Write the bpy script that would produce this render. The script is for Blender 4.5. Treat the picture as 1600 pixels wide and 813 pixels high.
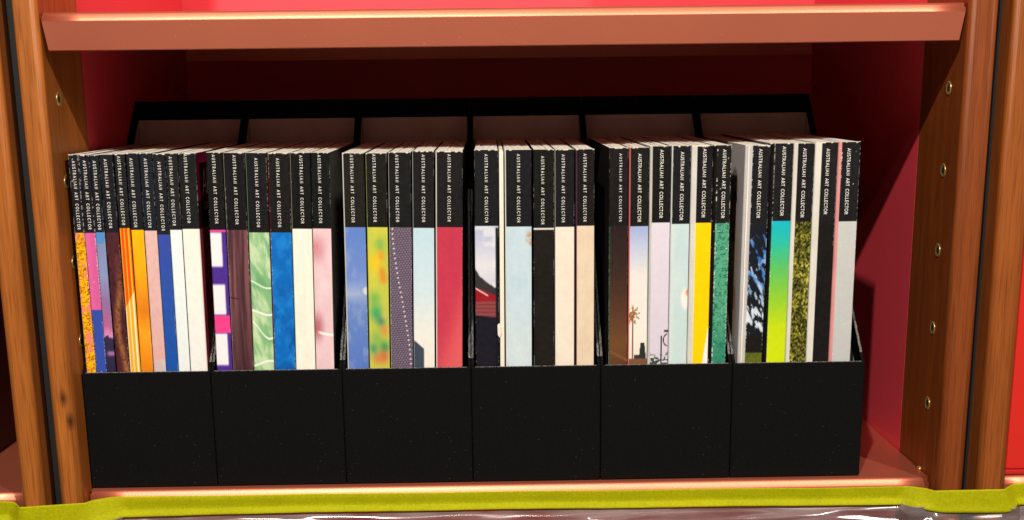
import bpy, bmesh, math, random
import numpy as np
from mathutils import Matrix, Vector

for o in list(bpy.data.objects):
    bpy.data.objects.remove(o, do_unlink=True)
scene = bpy.context.scene
C = scene.collection
random.seed(7)

# ------------------------------------------------------------------ camera
CAM = dict(loc=(0.0156, -0.9602, 0.2976), pitch=0.2417, yaw=0.0155, roll=-0.0119, f=2008.67, shift=228.14)
cp, sp = math.cos(CAM['pitch']), math.sin(CAM['pitch'])
cy_, sy_ = math.cos(CAM['yaw']), math.sin(CAM['yaw'])
cr, sr = math.cos(CAM['roll']), math.sin(CAM['roll'])
fwd = Vector((sy_ * cp, cy_ * cp, -sp))
rgt = Vector((cy_, -sy_, 0))
upv = rgt.cross(fwd)
r2 = rgt * cr + upv * sr
u2 = -rgt * sr + upv * cr
camd = bpy.data.cameras.new('camera')
cam = bpy.data.objects.new('camera', camd)
C.objects.link(cam)
camd.sensor_width = 36
camd.lens = 36 * CAM['f'] / 1600
camd.shift_y = CAM['shift'] / 1600
camd.clip_start = 0.01
camd.clip_end = 50
m = Matrix((r2, u2, -fwd)).transposed().to_4x4()
m.translation = Vector(CAM['loc'])
cam.matrix_world = m
scene.camera = cam

# ------------------------------------------------------------------ room light
world = bpy.data.worlds.new('World')
scene.world = world
world.use_nodes = True
bg = world.node_tree.nodes['Background']
bg.inputs[0].default_value = (1.0, 0.93, 0.86, 1)
bg.inputs[1].default_value = 0.10

def spot(name, loc, target, power, col, radius=0.03, size=60):
    l = bpy.data.lights.new(name, 'SPOT')
    l.energy = power
    l.color = col
    l.shadow_soft_size = radius
    l.spot_size = math.radians(size)
    l.spot_blend = 0.6
    o = bpy.data.objects.new(name, l)
    o.location = loc
    o.rotation_euler = (Vector(target) - Vector(loc)).to_track_quat('-Z', 'Y').to_euler()
    C.objects.link(o)
    return o
spot('ceiling_spot', (1.27, -1.77, 1.83), (0.0, 0, 0.22), 188, (1.0, 0.90, 0.78), 0.028)
spot('ceiling_spot', (-0.43, -1.77, 1.72), (0.0, 0, 0.22), 225, (1.0, 0.91, 0.80), 0.028)
spot('ceiling_spot', (0.12, -2.30, 1.81), (0.05, 0, 0.22), 50, (1.0, 0.92, 0.82), 0.03)

vs = scene.view_settings
vs.view_transform = 'Standard'
vs.look = 'None'
vs.exposure = -0.10
vs.gamma = 1.0
scene.render.engine = 'CYCLES'
scene.render.resolution_x = 1024
scene.render.resolution_y = 520

# ------------------------------------------------------------------ helpers
def lin(c):
    c = np.asarray(c, float) / 255.0
    return np.where(c <= 0.04045, c / 12.92, ((c + 0.055) / 1.055) ** 2.4)

def link(o, parent=None):
    C.objects.link(o)
    if parent is not None:
        o.parent = parent
    return o

def thing(name, label, cat, loc=(0, 0, 0), group=None):
    o = bpy.data.objects.new(name, None)
    o.empty_display_size = 0.02
    C.objects.link(o)
    o.location = loc
    tag(o, label, cat, group)
    return o

def tag(o, label=None, cat=None, group=None, kind=None):
    if label: o['label'] = label
    if cat: o['category'] = cat
    if group: o['group'] = group
    if kind: o['kind'] = kind
    return o

def mesh_obj(name, verts, faces, mat, parent=None, smooth=False):
    me = bpy.data.meshes.new(name)
    me.from_pydata([tuple(v) for v in verts], [], [tuple(f) for f in faces])
    me.materials.append(mat)
    if smooth:
        me.polygons.foreach_set('use_smooth', [True] * len(me.polygons))
    me.update()
    return link(bpy.data.objects.new(name, me), parent)

def bm_obj(name, bm, mat, parent=None, smooth=False):
    bmesh.ops.recalc_face_normals(bm, faces=bm.faces[:])
    me = bpy.data.meshes.new(name)
    bm.to_mesh(me)
    bm.free()
    me.materials.append(mat)
    if smooth:
        me.polygons.foreach_set('use_smooth', [True] * len(me.polygons))
    return link(bpy.data.objects.new(name, me), parent)

def box_bm(x0, x1, y0, y1, z0, z1, bev=0, seg=2, bm=None):
    own = bm is None
    b = bmesh.new()
    vs_ = [b.verts.new(p) for p in [(x0, y0, z0), (x1, y0, z0), (x1, y1, z0), (x0, y1, z0), (x0, y0, z1), (x1, y0, z1), (x1, y1, z1), (x0, y1, z1)]]
    for f in [(0, 3, 2, 1), (4, 5, 6, 7), (0, 1, 5, 4), (1, 2, 6, 5), (2, 3, 7, 6), (3, 0, 4, 7)]:
        b.faces.new([vs_[i] for i in f])
    if bev:
        bmesh.ops.bevel(b, geom=b.edges[:], offset=bev, segments=seg, affect='EDGES', profile=0.5)
    if own:
        return b
    tmp = bpy.data.meshes.new('tmp')
    b.to_mesh(tmp)
    b.free()
    bm.from_mesh(tmp)
    bpy.data.meshes.remove(tmp)
    return bm

def prism_bm(poly, axis, a0, a1, bev=0):
    """poly: list of 2D points in the plane perpendicular to axis ('x': (y,z), 'z': (x,y))"""
    b = bmesh.new()
    def P(p, a):
        return (a, p[0], p[1]) if axis == 'x' else ((p[0], p[1], a) if axis == 'z' else (p[0], a, p[1]))
    lo = [b.verts.new(P(p, a0)) for p in poly]
    hi = [b.verts.new(P(p, a1)) for p in poly]
    n = len(poly)
    b.faces.new(lo)
    b.faces.new(hi[::-1])
    for i in range(n):
        b.faces.new([lo[i], hi[i], hi[(i + 1) % n], lo[(i + 1) % n]])
    bmesh.ops.recalc_face_normals(b, faces=b.faces[:])
    if bev:
        bmesh.ops.bevel(b, geom=b.edges[:], offset=bev, segments=2, affect='EDGES', profile=0.5)
    return b

# value noise in numpy, used for printed artwork and worn edges
def vnoise(x, y, seed=0):
    x = np.asarray(x, float); y = np.asarray(y, float)
    xi = np.floor(x).astype(np.int64); yi = np.floor(y).astype(np.int64)
    fx = x - xi; fy = y - yi
    fx = fx * fx * (3 - 2 * fx); fy = fy * fy * (3 - 2 * fy)
    def h(a, b):
        n = (a * 374761393 + b * 668265263 + seed * 974711) & 0x7fffffff
        n = ((n ^ (n >> 13)) * 1274126177) & 0x7fffffff
        return ((n ^ (n >> 16)) & 0xffff) / 65535.0
    return (h(xi, yi) * (1 - fx) + h(xi + 1, yi) * fx) * (1 - fy) + (h(xi, yi + 1) * (1 - fx) + h(xi + 1, yi + 1) * fx) * fy

def fbm(x, y, seed=0, oct=3):
    s = 0; a = 0.5; t = 0
    for k in range(oct):
        s = s + a * vnoise(x * 2 ** k, y * 2 ** k, seed + k * 17); t += a; a *= 0.5
    return s / t

def mix(a, b, t):
    a = np.asarray(a, float); b = np.asarray(b, float); t = np.clip(np.asarray(t, float), 0, 1)[..., None]
    return a * (1 - t) + b * t

def ss(e0, e1, x):
    t = np.clip((x - e0) / (e1 - e0), 0, 1)
    return t * t * (3 - 2 * t)

def grad(v, stops):
    v = np.asarray(v, float)
    out = np.zeros(v.shape + (3,))
    ps = [s[0] for s in stops]
    for k in range(3):
        out[..., k] = np.interp(v, ps, [s[1][k] for s in stops])
    return out

# ------------------------------------------------------------------ materials
def new_mat(name):
    mt = bpy.data.materials.new(name)
    mt.use_nodes = True
    nt = mt.node_tree
    return mt, nt, nt.nodes['Principled BSDF']

def N(nt, kind, **kw):
    n = nt.nodes.new(kind)
    for k, v in kw.items():
        if k.startswith('i_'):
            key = k[2:]
            key = int(key) if key.isdigit() else key
            n.inputs[key].default_value = v
        else:
            setattr(n, k, v)
    return n

def coords(nt, scale=(1, 1, 1), kind='Object'):
    tc = N(nt, 'ShaderNodeTexCoord')
    mp = N(nt, 'ShaderNodeMapping')
    mp.inputs['Scale'].default_value = scale
    nt.links.new(tc.outputs[kind], mp.inputs['Vector'])
    return mp.outputs[0]

def ramp(nt, src, stops, interp='LINEAR'):
    r = N(nt, 'ShaderNodeValToRGB')
    r.color_ramp.interpolation = interp
    els = r.color_ramp.elements
    while len(els) < len(stops):
        els.new(0.5)
    for e, (p, c) in zip(els, stops):
        e.position = p
        e.color = tuple(c) + (1,) if len(c) == 3 else c
    nt.links.new(src, r.inputs[0])
    return r.outputs[0]

def mixc(nt, fac, a, b, mode='MIX'):
    n = N(nt, 'ShaderNodeMix', data_type='RGBA', blend_type=mode)
    for sock, v in ((n.inputs[0], fac), (n.inputs[6], a), (n.inputs[7], b)):
        if hasattr(v, 'is_linked'):
            nt.links.new(v, sock)
        elif isinstance(v, (int, float)):
            sock.default_value = v
        else:
            sock.default_value = tuple(v) + (1,) if len(v) == 3 else v
    return n.outputs[2]

def bump(nt, src, strength, dist, bsdf):
    b = N(nt, 'ShaderNodeBump')
    b.inputs['Strength'].default_value = strength
    b.inputs['Distance'].default_value = dist
    nt.links.new(src, b.inputs['Height'])
    nt.links.new(b.outputs[0], bsdf.inputs['Normal'])

def wood_mat(name, seed, dark, light, knots=()):
    mt, nt, b = new_mat(name)
    tc = N(nt, 'ShaderNodeTexCoord')
    mp = N(nt, 'ShaderNodeMapping')
    mp.inputs['Scale'].default_value = (1, 1, 0.05)
    mp.inputs['Location'].default_value = (seed * 1.37, seed * 0.71, seed)
    nt.links.new(tc.outputs['Object'], mp.inputs[0])
    n1 = N(nt, 'ShaderNodeTexNoise', i_Scale=230.0, i_Detail=6.0, i_Roughness=0.65, i_Distortion=0.6)
    nt.links.new(mp.outputs[0], n1.inputs['Vector'])
    n2 = N(nt, 'ShaderNodeTexNoise', i_Scale=55.0, i_Detail=3.0, i_Roughness=0.5, i_Distortion=1.6)
    nt.links.new(mp.outputs[0], n2.inputs['Vector'])
    mp3 = N(nt, 'ShaderNodeMapping')
    mp3.inputs['Scale'].default_value = (1, 1, 0.02)
    nt.links.new(tc.outputs['Object'], mp3.inputs[0])
    n3 = N(nt, 'ShaderNodeTexNoise', i_Scale=1500.0, i_Detail=2.0)
    nt.links.new(mp3.outputs[0], n3.inputs['Vector'])
    c1 = ramp(nt, n1.outputs[0], [(0.25, dark), (0.75, light)])
    mid = tuple(0.62 * a + 0.38 * b_ for a, b_ in zip(dark, light))
    c2 = ramp(nt, n2.outputs[0], [(0.3, tuple(v * 0.80 for v in mid)), (0.7, light)])
    c = mixc(nt, 0.5, c1, c2)
    pores = ramp(nt, n3.outputs[0], [(0.36, (0.60, 0.54, 0.48)), (0.50, (1, 1, 1))])
    c = mixc(nt, 0.75, c, pores, 'MULTIPLY')
    for (kx, ky, kz) in knots:
        vd = N(nt, 'ShaderNodeVectorMath', operation='SUBTRACT')
        vd.inputs[1].default_value = (kx, ky, kz)
        nt.links.new(tc.outputs['Object'], vd.inputs[0])
        vm = N(nt, 'ShaderNodeVectorMath', operation='MULTIPLY')
        vm.inputs[1].default_value = (1, 0.4, 0.45)
        nt.links.new(vd.outputs[0], vm.inputs[0])
        ln = N(nt, 'ShaderNodeVectorMath', operation='LENGTH')
        nt.links.new(vm.outputs[0], ln.inputs[0])
        k = ramp(nt, ln.outputs['Value'], [(0.0002, (1, 1, 1)), (0.0007, (0, 0, 0))])
        c = mixc(nt, k, c, (0.03, 0.012, 0.005))
    nt.links.new(c, b.inputs['Base Color'])
    b.inputs['Roughness'].default_value = 0.48
    b.inputs['Specular IOR Level'].default_value = 0.32
    b.inputs['Coat Weight'].default_value = 0.0
    b.inputs['Coat Roughness'].default_value = 0.25
    bump(nt, n3.outputs[0], 0.12, 0.0004, b)
    return mt

WD, WL = (0.25, 0.066, 0.0095), (0.46, 0.142, 0.022)
def wood(seed, knots=(), k=1.0):
    g = k ** 1.6        # darker boards are also redder
    return wood_mat('stained_wood', seed, (WD[0] * k, WD[1] * g, WD[2] * g), (WL[0] * k, WL[1] * g, WL[2] * g), knots)

def paint_mat(name, col, rough=0.4, metallic=0.0, peel=0.15, var=0.12, scale=900):
    mt, nt, b = new_mat(name)
    v = coords(nt)
    n1 = N(nt, 'ShaderNodeTexNoise', i_Scale=9.0, i_Detail=4.0)
    nt.links.new(v, n1.inputs['Vector'])
    c = ramp(nt, n1.outputs[0], [(0.3, tuple(x * (1 - var) for x in col)), (0.7, tuple(min(1, x * (1 + var)) for x in col))])
    n4 = N(nt, 'ShaderNodeTexNoise', i_Scale=420.0, i_Detail=2.0)
    nt.links.new(v, n4.inputs['Vector'])
    sp_ = ramp(nt, n4.outputs[0], [(0.72, (0, 0, 0)), (0.80, (1, 1, 1))])
    c = mixc(nt, sp_, c, tuple(min(1, x * 1.25 + 0.02) for x in col))
    nt.links.new(c, b.inputs['Base Color'])
    b.inputs['Roughness'].default_value = rough
    b.inputs['Metallic'].default_value = metallic
    n2 = N(nt, 'ShaderNodeTexNoise', i_Scale=float(scale), i_Detail=2.0)
    nt.links.new(v, n2.inputs['Vector'])
    bump(nt, n2.outputs[0], peel, 0.0003, b)
    return mt

M = {}
M['red'] = paint_mat('red_panel_paint', (0.78, 0.062, 0.088), 0.42, 0, 0.06, 0.05)
M['copper'] = paint_mat('copper_metal_paint', (0.74, 0.205, 0.118), 0.42, 0.74, 0.30, 0.05, 1600)
M['dark_strip'] = paint_mat('charcoal_strip', (0.007, 0.007, 0.007), 0.75)
M['socket_dark'] = paint_mat('painted_hole_shade', (0.01, 0.007, 0.005), 0.8)
M['red_cloth'] = paint_mat('scarlet_cloth', (0.60, 0.009, 0.002), 0.85, 0, 0.8, 0.05, 1500)
M['red_cloth_dark'] = paint_mat('scarlet_cloth_edge', (0.45, 0.007, 0.002), 0.85, 0, 0.8, 0.05, 1500)

mt, nt, b = new_mat('brass')
b.inputs['Base Color'].default_value = (0.80, 0.58, 0.20, 1)
b.inputs['Metallic'].default_value = 0.75
n = N(nt, 'ShaderNodeTexNoise', i_Scale=700.0)
nt.links.new(coords(nt), n.inputs['Vector'])
nt.links.new(ramp(nt, n.outputs[0], [(0.3, (0.2, 0.2, 0.2)), (0.7, (0.38, 0.38, 0.38))]), b.inputs['Roughness'])
M['brass'] = mt

# black bookcloth: horizontal weave, pale flecks
mt, nt, b = new_mat('black_bookcloth')
v1 = coords(nt, (1, 1, 3.2))
v2 = coords(nt)
n1 = N(nt, 'ShaderNodeTexNoise', i_Scale=700.0, i_Detail=3.0, i_Roughness=0.6)
nt.links.new(v1, n1.inputs['Vector'])
n2 = N(nt, 'ShaderNodeTexNoise', i_Scale=480.0, i_Detail=1.0)
nt.links.new(v1, n2.inputs['Vector'])
n3 = N(nt, 'ShaderNodeTexNoise', i_Scale=18.0, i_Detail=3.0)
nt.links.new(v2, n3.inputs['Vector'])
base = ramp(nt, n1.outputs[0], [(0.35, (0.0008, 0.0010, 0.0011)), (0.7, (0.0048, 0.0052, 0.0054))])
base = mixc(nt, 0.5, base, ramp(nt, n3.outputs[0], [(0.3, (0.75, 0.75, 0.75)), (0.7, (1, 1, 1))]), 'MULTIPLY')
fl = ramp(nt, n2.outputs[0], [(0.765, (0, 0, 0)), (0.80, (1, 1, 1))])
base = mixc(nt, fl, base, (0.13, 0.13, 0.125))
nt.links.new(base, b.inputs['Base Color'])
b.inputs['Roughness'].default_value = 0.7
b.inputs['Specular IOR Level'].default_value = 0.10
bump(nt, n1.outputs[0], 0.7, 0.0006, b)
M['cloth'] = mt

# worn cloth along the box rims, light caught there painted in as pale speckle
mt, nt, b = new_mat('lit_worn_bookcloth_rim')
n1 = N(nt, 'ShaderNodeTexNoise', i_Scale=1400.0, i_Detail=2.0)
nt.links.new(coords(nt), n1.inputs['Vector'])
nt.links.new(ramp(nt, n1.outputs[0], [(0.38, (0.008, 0.008, 0.008)), (0.62, (0.26, 0.255, 0.24))]), b.inputs['Base Color'])
b.inputs['Roughness'].default_value = 0.5
bump(nt, n1.outputs[0], 0.8, 0.0006, b)
M['rim'] = mt

mt, nt, b = new_mat('grey_lining_paper')
n1 = N(nt, 'ShaderNodeTexNoise', i_Scale=60.0, i_Detail=4.0)
nt.links.new(coords(nt), n1.inputs['Vector'])
nt.links.new(ramp(nt, n1.outputs[0], [(0.3, (0.42, 0.38, 0.33)), (0.7, (0.50, 0.46, 0.41))]), b.inputs['Base Color'])
b.inputs['Roughness'].default_value = 0.85
M['lining'] = mt

# page edges
mt, nt, b = new_mat('page_edges')
n1 = N(nt, 'ShaderNodeTexNoise', i_Scale=900.0, i_Detail=3.0, i_Roughness=0.8)
nt.links.new(coords(nt, (1, 0.015, 0.015), 'Object'), n1.inputs['Vector'])
nt.links.new(ramp(nt, n1.outputs[0], [(0.30, (0.42, 0.36, 0.28)), (0.46, (0.76, 0.72, 0.64)), (0.7, (0.86, 0.83, 0.76))]), b.inputs['Base Color'])
b.inputs['Roughness'].default_value = 0.8
bump(nt, n1.outputs[0], 0.6, 0.0008, b)
M['pages'] = mt

# printed card: colour from the artwork attribute with light scuffing
mt, nt, b = new_mat('printed_card')
a = N(nt, 'ShaderNodeAttribute', attribute_name='art')
n1 = N(nt, 'ShaderNodeTexNoise', i_Scale=260.0, i_Detail=4.0)
nt.links.new(coords(nt), n1.inputs['Vector'])
c = mixc(nt, 0.5, a.outputs['Color'], ramp(nt, n1.outputs[0], [(0.3, (0.90, 0.90, 0.90)), (0.7, (1, 1, 1))]), 'MULTIPLY')
nt.links.new(c, b.inputs['Base Color'])
nt.links.new(ramp(nt, n1.outputs[0], [(0.3, (0.34, 0.34, 0.34)), (0.7, (0.50, 0.50, 0.50))]), b.inputs['Roughness'])
b.inputs['Specular IOR Level'].default_value = 0.2
M['print'] = mt

def flat_mat(name, col, rough=0.55):
    mt, nt, b = new_mat(name)
    n1 = N(nt, 'ShaderNodeTexNoise', i_Scale=300.0, i_Detail=2.0)
    nt.links.new(coords(nt), n1.inputs['Vector'])
    nt.links.new(ramp(nt, n1.outputs[0], [(0.3, tuple(x * 0.93 for x in col)), (0.7, col)]), b.inputs['Base Color'])
    b.inputs['Roughness'].default_value = rough
    return mt
M['ink_white'] = flat_mat('white_ink', (0.88, 0.86, 0.80))
M['ink_orange'] = flat_mat('orange_ink', (0.60, 0.24, 0.08))
M['ink_red'] = flat_mat('red_ink', (0.35, 0.01, 0.04))
M['ink_pink'] = flat_mat('pale_pink_ink', (0.85, 0.66, 0.70))
_cov = {}
def cover_mat(rgb):
    if rgb not in _cov:
        _cov[rgb] = flat_mat('cover_print', tuple(float(v) for v in lin(rgb)), 0.42)
    return _cov[rgb]

# fluorescent paper tape
mt, nt, b = new_mat('yellow_tape')
v = coords(nt)
n1 = N(nt, 'ShaderNodeTexNoise', i_Scale=650.0, i_Detail=3.0)
nt.links.new(v, n1.inputs['Vector'])
n2 = N(nt, 'ShaderNodeTexNoise', i_Scale=35.0, i_Detail=3.0)
nt.links.new(v, n2.inputs['Vector'])
c = ramp(nt, n1.outputs[0], [(0.3, (0.34, 0.335, 0.0)), (0.7, (0.44, 0.44, 0.002))])
c = mixc(nt, 0.6, c, ramp(nt, n2.outputs[0], [(0.35, (0.86, 0.88, 0.9)), (0.65, (1, 1, 1))]), 'MULTIPLY')
nt.links.new(c, b.inputs['Base Color'])
b.inputs['Roughness'].default_value = 0.7
b.inputs['Specular IOR Level'].default_value = 0.12
bump(nt, n1.outputs[0], 0.35, 0.0004, b)
M['tape'] = mt

# thin clear polythene
mt, nt, b = new_mat('clear_polythene')
out = nt.nodes['Material Output']
tr = N(nt, 'ShaderNodeBsdfTransparent')
tr.inputs[0].default_value = (0.93, 0.93, 0.95, 1)
gl = N(nt, 'ShaderNodeBsdfGlossy')
gl.inputs['Color'].default_value = (0.95, 0.95, 0.97, 1)
gl.inputs['Roughness'].default_value = 0.17
df = N(nt, 'ShaderNodeBsdfDiffuse')
df.inputs['Color'].default_value = (0.55, 0.50, 0.51, 1)
fr = N(nt, 'ShaderNodeFresnel', i_IOR=1.5)
m1 = N(nt, 'ShaderNodeMixShader'); m2 = N(nt, 'ShaderNodeMixShader')
n1 = N(nt, 'ShaderNodeTexNoise', i_Scale=28.0, i_Detail=4.0)
nt.links.new(coords(nt, (0.5, 1, 3)), n1.inputs['Vector'])
nt.links.new(ramp(nt, n1.outputs[0], [(0.35, (0.08, 0.08, 0.08)), (0.7, (0.40, 0.40, 0.40))]), m1.inputs[0])
nt.links.new(tr.outputs[0], m1.inputs[1]); nt.links.new(df.outputs[0], m1.inputs[2])
ad = N(nt, 'ShaderNodeMath', operation='MULTIPLY_ADD'); ad.inputs[1].default_value = 0.8; ad.inputs[2].default_value = 0.02
nt.links.new(fr.outputs[0], ad.inputs[0]); nt.links.new(ad.outputs[0], m2.inputs[0])
nt.links.new(m1.outputs[0], m2.inputs[1]); nt.links.new(gl.outputs[0], m2.inputs[2])
nt.links.new(m2.outputs[0], out.inputs['Surface'])
M['poly'] = mt

# ------------------------------------------------------------------ bookcases
XL, XR = -0.2972, 0.3558        # inner faces of the bay
YP, YS, YSL = -0.0212, -0.0175, -0.0092   # post front, upper and lower shelf front
YW, YB = 0.0714, 0.4275         # end of the wooden post, back wall
ZTOP, ZBOT = 0.80, -0.42
ZUP = 0.3535                    # top of the upper shelf

def post(parent, x0, x1, seed, knots=(), k=1.0, sockets=None):
    # rounded front edges: plan outline extruded upwards
    r = 0.0045
    pts = []
    for cx, cy, a0 in ((x0 + r, YP + r, 180), (x1 - r, YP + r, 270)):
        for j in range(7):
            a = math.radians(a0 + j * 15)
            pts.append((cx + r * math.cos(a), cy + r * math.sin(a)))
    pts += [(x1, YW), (x0, YW)]
    b = prism_bm(pts, 'z', ZBOT, ZTOP)
    o = bm_obj('post', b, wood(seed, knots, k), parent)
    for p in o.data.polygons:
        p.use_smooth = abs(p.normal.z) < 0.5 and p.area < 0.003
    return o

def socket_mesh(dark_only=False):
    """brass bushing, axis +x, sunk in the post face"""
    prof = [(0.0, 0.0047), (0.0005, 0.0047), (0.0006, 0.0040), (0.0004, 0.0033), (0.0003, 0.0029), (0.0002, 0.0024)]
    b = bmesh.new()
    n = 20
    rings = []
    for (ax, r) in prof:
        rings.append([b.verts.new((ax, r * math.cos(2 * math.pi * i / n), r * math.sin(2 * math.pi * i / n))) for i in range(n)])
    for k in range(len(rings) - 1):
        for i in range(n):
            b.faces.new([rings[k][i], rings[k][(i + 1) % n], rings[k + 1][(i + 1) % n], rings[k + 1][i]])
    bmesh.ops.recalc_face_normals(b, faces=b.faces[:])
    me = bpy.data.meshes.new('shelf_pin_socket')
    b.to_mesh(me); b.free()
    me.materials.append(M['brass'])
    me.polygons.foreach_set('use_smooth', [True] * len(me.polygons))
    b = bmesh.new()
    vs_ = [b.verts.new((0.00025, 0.0025 * math.cos(2 * math.pi * i / n), 0.0025 * math.sin(2 * math.pi * i / n))) for i in range(n)]
    f = b.faces.new(vs_)
    c_ = b.verts.new((0.0001, 0, 0))
    b.normal_update()
    b.faces.remove(f)
    for i in range(n):
        b.faces.new([vs_[i], vs_[(i + 1) % n], c_])
    bmesh.ops.recalc_face_normals(b, faces=b.faces[:])
    m2_ = bpy.data.meshes.new('socket_bore')
    b.to_mesh(m2_); b.free()
    m2_.materials.append(M['socket_dark'])
    # bore is a near-flat disc; the hole's shade is painted near black
    return me, m2_
SOCK, BORE = socket_mesh()

def sockets(parent, x, y, zs, facing):
    for z in zs:
        s = link(bpy.data.objects.new('shelf_pin_socket', SOCK), parent)
        s.location = (x, y, z)
        s.scale = (1, 1.12, 1.12)
        if facing < 0:
            s.rotation_euler = (0, 0, math.pi)
        h = link(bpy.data.objects.new('bore', BORE), s if parent.parent is None else parent)
        if h.parent is s:
            h.location = (0, 0, 0)
        else:
            h.location = (x, y, z)
            h.rotation_euler = s.rotation_euler

def shelf(parent, x0, x1, ztop, YS=None):
    YS = YSL if YS is None else YS
    r = 0.0062
    th = 0.0016
    yb = YB - 0.0012
    out = [(yb, -0.0245), (yb, -0.0015), (yb - 0.0015, 0.0)]
    out += [(YS + dy, dz) for dy, dz in ((0.0052, 0.0), (0.0040, -0.0002), (0.0030, -0.0009), (0.0023, -0.0019), (0.0014, -0.0036), (0.0007, -0.0050), (0.0003, -0.0062))]
    tip = (YS + 0.0030, -0.0262)
    out += [(YS + 0.0027, -0.0256), (tip[0] + 0.0004, tip[1])]
    inn = [(tip[0] + 0.0022, -0.0258), (YS + r * 0.5 + th, -r - th), (YS + r + th, -th), (yb - th, -th), (yb - th, -0.0245)]
    poly = out + inn
    b = bmesh.new()
    def shear(p, s):          # lip ends are cut slightly inwards towards the lip's lower edge
        f = max(0, min(1, (-p[1] - 0.004) / 0.022)) if p[0] < 0.05 else 0.0
        return s * (0.0004 + 0.0026 * f + (0.0012 if (p[0] < YS + 0.004 and p[1] > -0.003) else 0))
    xs = [x0 + (x1 - x0) * k / 24 for k in range(25)]
    rows = []
    for i, x in enumerate(xs):
        row = []
        for p in poly:
            xx = x
            if i == 0: xx = x + shear(p, 1)
            if i == 24: xx = x - shear(p, 1)
            row.append(b.verts.new((xx, p[0], ztop + p[1])))
        rows.append(row)
    n = len(poly)
    for i in range(24):
        for j in range(n):
            b.faces.new([rows[i][j], rows[i + 1][j], rows[i + 1][(j + 1) % n], rows[i][(j + 1) % n]])
    b.faces.new(rows[0]); b.faces.new(rows[-1][::-1])
    o = bm_obj('shelf', b, M['copper'], parent)
    for p in o.data.polygons:
        p.use_smooth = p.center.y < YS + r and p.center.z - ztop > -0.009 and abs(p.normal.x) < 0.5
    return o

def bay(parent, x0, x1, left_wall=True, right_wall=True):
    if left_wall:
        w = bm_obj('side_panel', box_bm(x0 - 0.012, x0, YW + 0.0006, YB, ZBOT, ZTOP), M['red'], parent)
    if right_wall:
        w = bm_obj('side_panel', box_bm(x1, x1 + 0.012, YW + 0.0006, YB, ZBOT, ZTOP), M['red'], parent)
    bm_obj('back_panel', box_bm(x0 - 0.012, x1 + 0.012, YB + 0.0004, YB + 0.012, ZBOT, ZTOP), M['red'], parent)

zs = [0.2945 - 0.0598 * k for k in range(5)]
zs_up = zs + [0.2945 + 0.0598 * k for k in range(2, 5)]
bc = thing('bookcase', 'wooden bookcase bay with red walls and copper shelves holding the magazine files', 'bookcase')
pl = post(bc, -0.3148, XL, 1.0, knots=[(-0.3048, YP, 0.0774), (-0.3012, YP, 0.0596)])
pr = post(bc, XR, 0.3768, 2.3, k=0.62)
bay(bc, XL, XR)
sockets(pl, XL, 0.0095, zs_up, 1)
sockets(pr, XR, 0.0110, zs_up, -1)
for o in [c_ for c_ in bc.children if c_.name.startswith('side_panel')]:
    left = o.data.vertices[0].co.x < 0
    for z in zs_up:
        h = link(bpy.data.objects.new('rear_socket', BORE), o)
        h.location = (XL if left else XR, 0.4095, z)
        h.scale = (2.5, 1.1, 1.3)
        if not left: h.rotation_euler = (0, 0, math.pi)
shelf(bc, XL + 0.0010, XR - 0.0010, ZUP, YS)
shelf(bc, XL + 0.0010, XR - 0.0010, 0.0)
shelf(bc, XL + 0.0010, XR - 0.0010, -0.34)
bm_obj('gap_strip', box_bm(-0.3300, -0.31485, 0.0005, 0.006, ZBOT, ZTOP), M['dark_strip'], bc)
bm_obj('gap_strip', box_bm(0.37685, 0.3915, 0.0005, 0.006, ZBOT, ZTOP), M['dark_strip'], bc)
# shelf clip where the shelf meets the post
b = bmesh.new()
bmesh.ops.create_uvsphere(b, u_segments=12, v_segments=8, radius=0.0022, matrix=Matrix.Translation((XR - 0.0016, 0.0154, 0.0012)) @ Matrix.Diagonal((0.8, 1.5, 0.8, 1)))
bm_obj('shelf_clip', b, M['brass'], bc, True)

bl = thing('bookcase', 'neighbouring bookcase bay with a dark brown box on its copper shelf', 'bookcase')
post(bl, -0.3440, -0.3262, 4.1)
bay(bl, -0.95, -0.3440)
shelf(bl, -0.949, -0.3450, 0.0)
shelf(bl, -0.949, -0.3450, ZUP, YS)
br = thing('bookcase', 'neighbouring bookcase bay whose shelf carries the scarlet box', 'bookcase')
post(br, 0.3870, 0.4092, 5.7, k=0.80)
bay(br, 0.4092, 1.02)
shelf(br, 0.4102, 1.019, 0.0)
shelf(br, 0.4102, 1.019, ZUP, YS)

# dark box standing in the other neighbouring bay
db = thing('storage_box', 'dark brown cloth box standing inside the neighbouring bay', 'box', (-0.520, 0.035, 0.0005))
M['brown_cloth'] = paint_mat('dark_brown_cloth', (0.030, 0.010, 0.008), 0.8, 0, 0.8, 0.05, 1500)
bm_obj('body', box_bm(0.001, 0.113, 0.001, 0.23, 0.0, 0.275, 0.0015), M['brown_cloth'], db)
bm_obj('lid', box_bm(0.0, 0.1145, 0.0, 0.231, 0.2755, 0.30, 0.0015), M['brown_cloth'], db)
# scarlet box on the neighbouring shelf
rb = thing('storage_box', 'bright scarlet cloth covered box standing against the wooden post', 'box', (0.4125, -0.004, 0.0005))
bm_obj('body', box_bm(0.0012, 0.1, 0.0, 0.22, 0.004, 0.29, 0.0015), M['red_cloth'], rb)
bm_obj('base', box_bm(0.0, 0.1012, -0.0012, 0.2212, 0.0, 0.0038, 0.001), M['red_cloth_dark'], rb)
bm_obj('lid', box_bm(0.0, 0.1012, -0.0012, 0.2212, 0.2904, 0.31, 0.001), M['red_cloth_dark'], rb)

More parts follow.
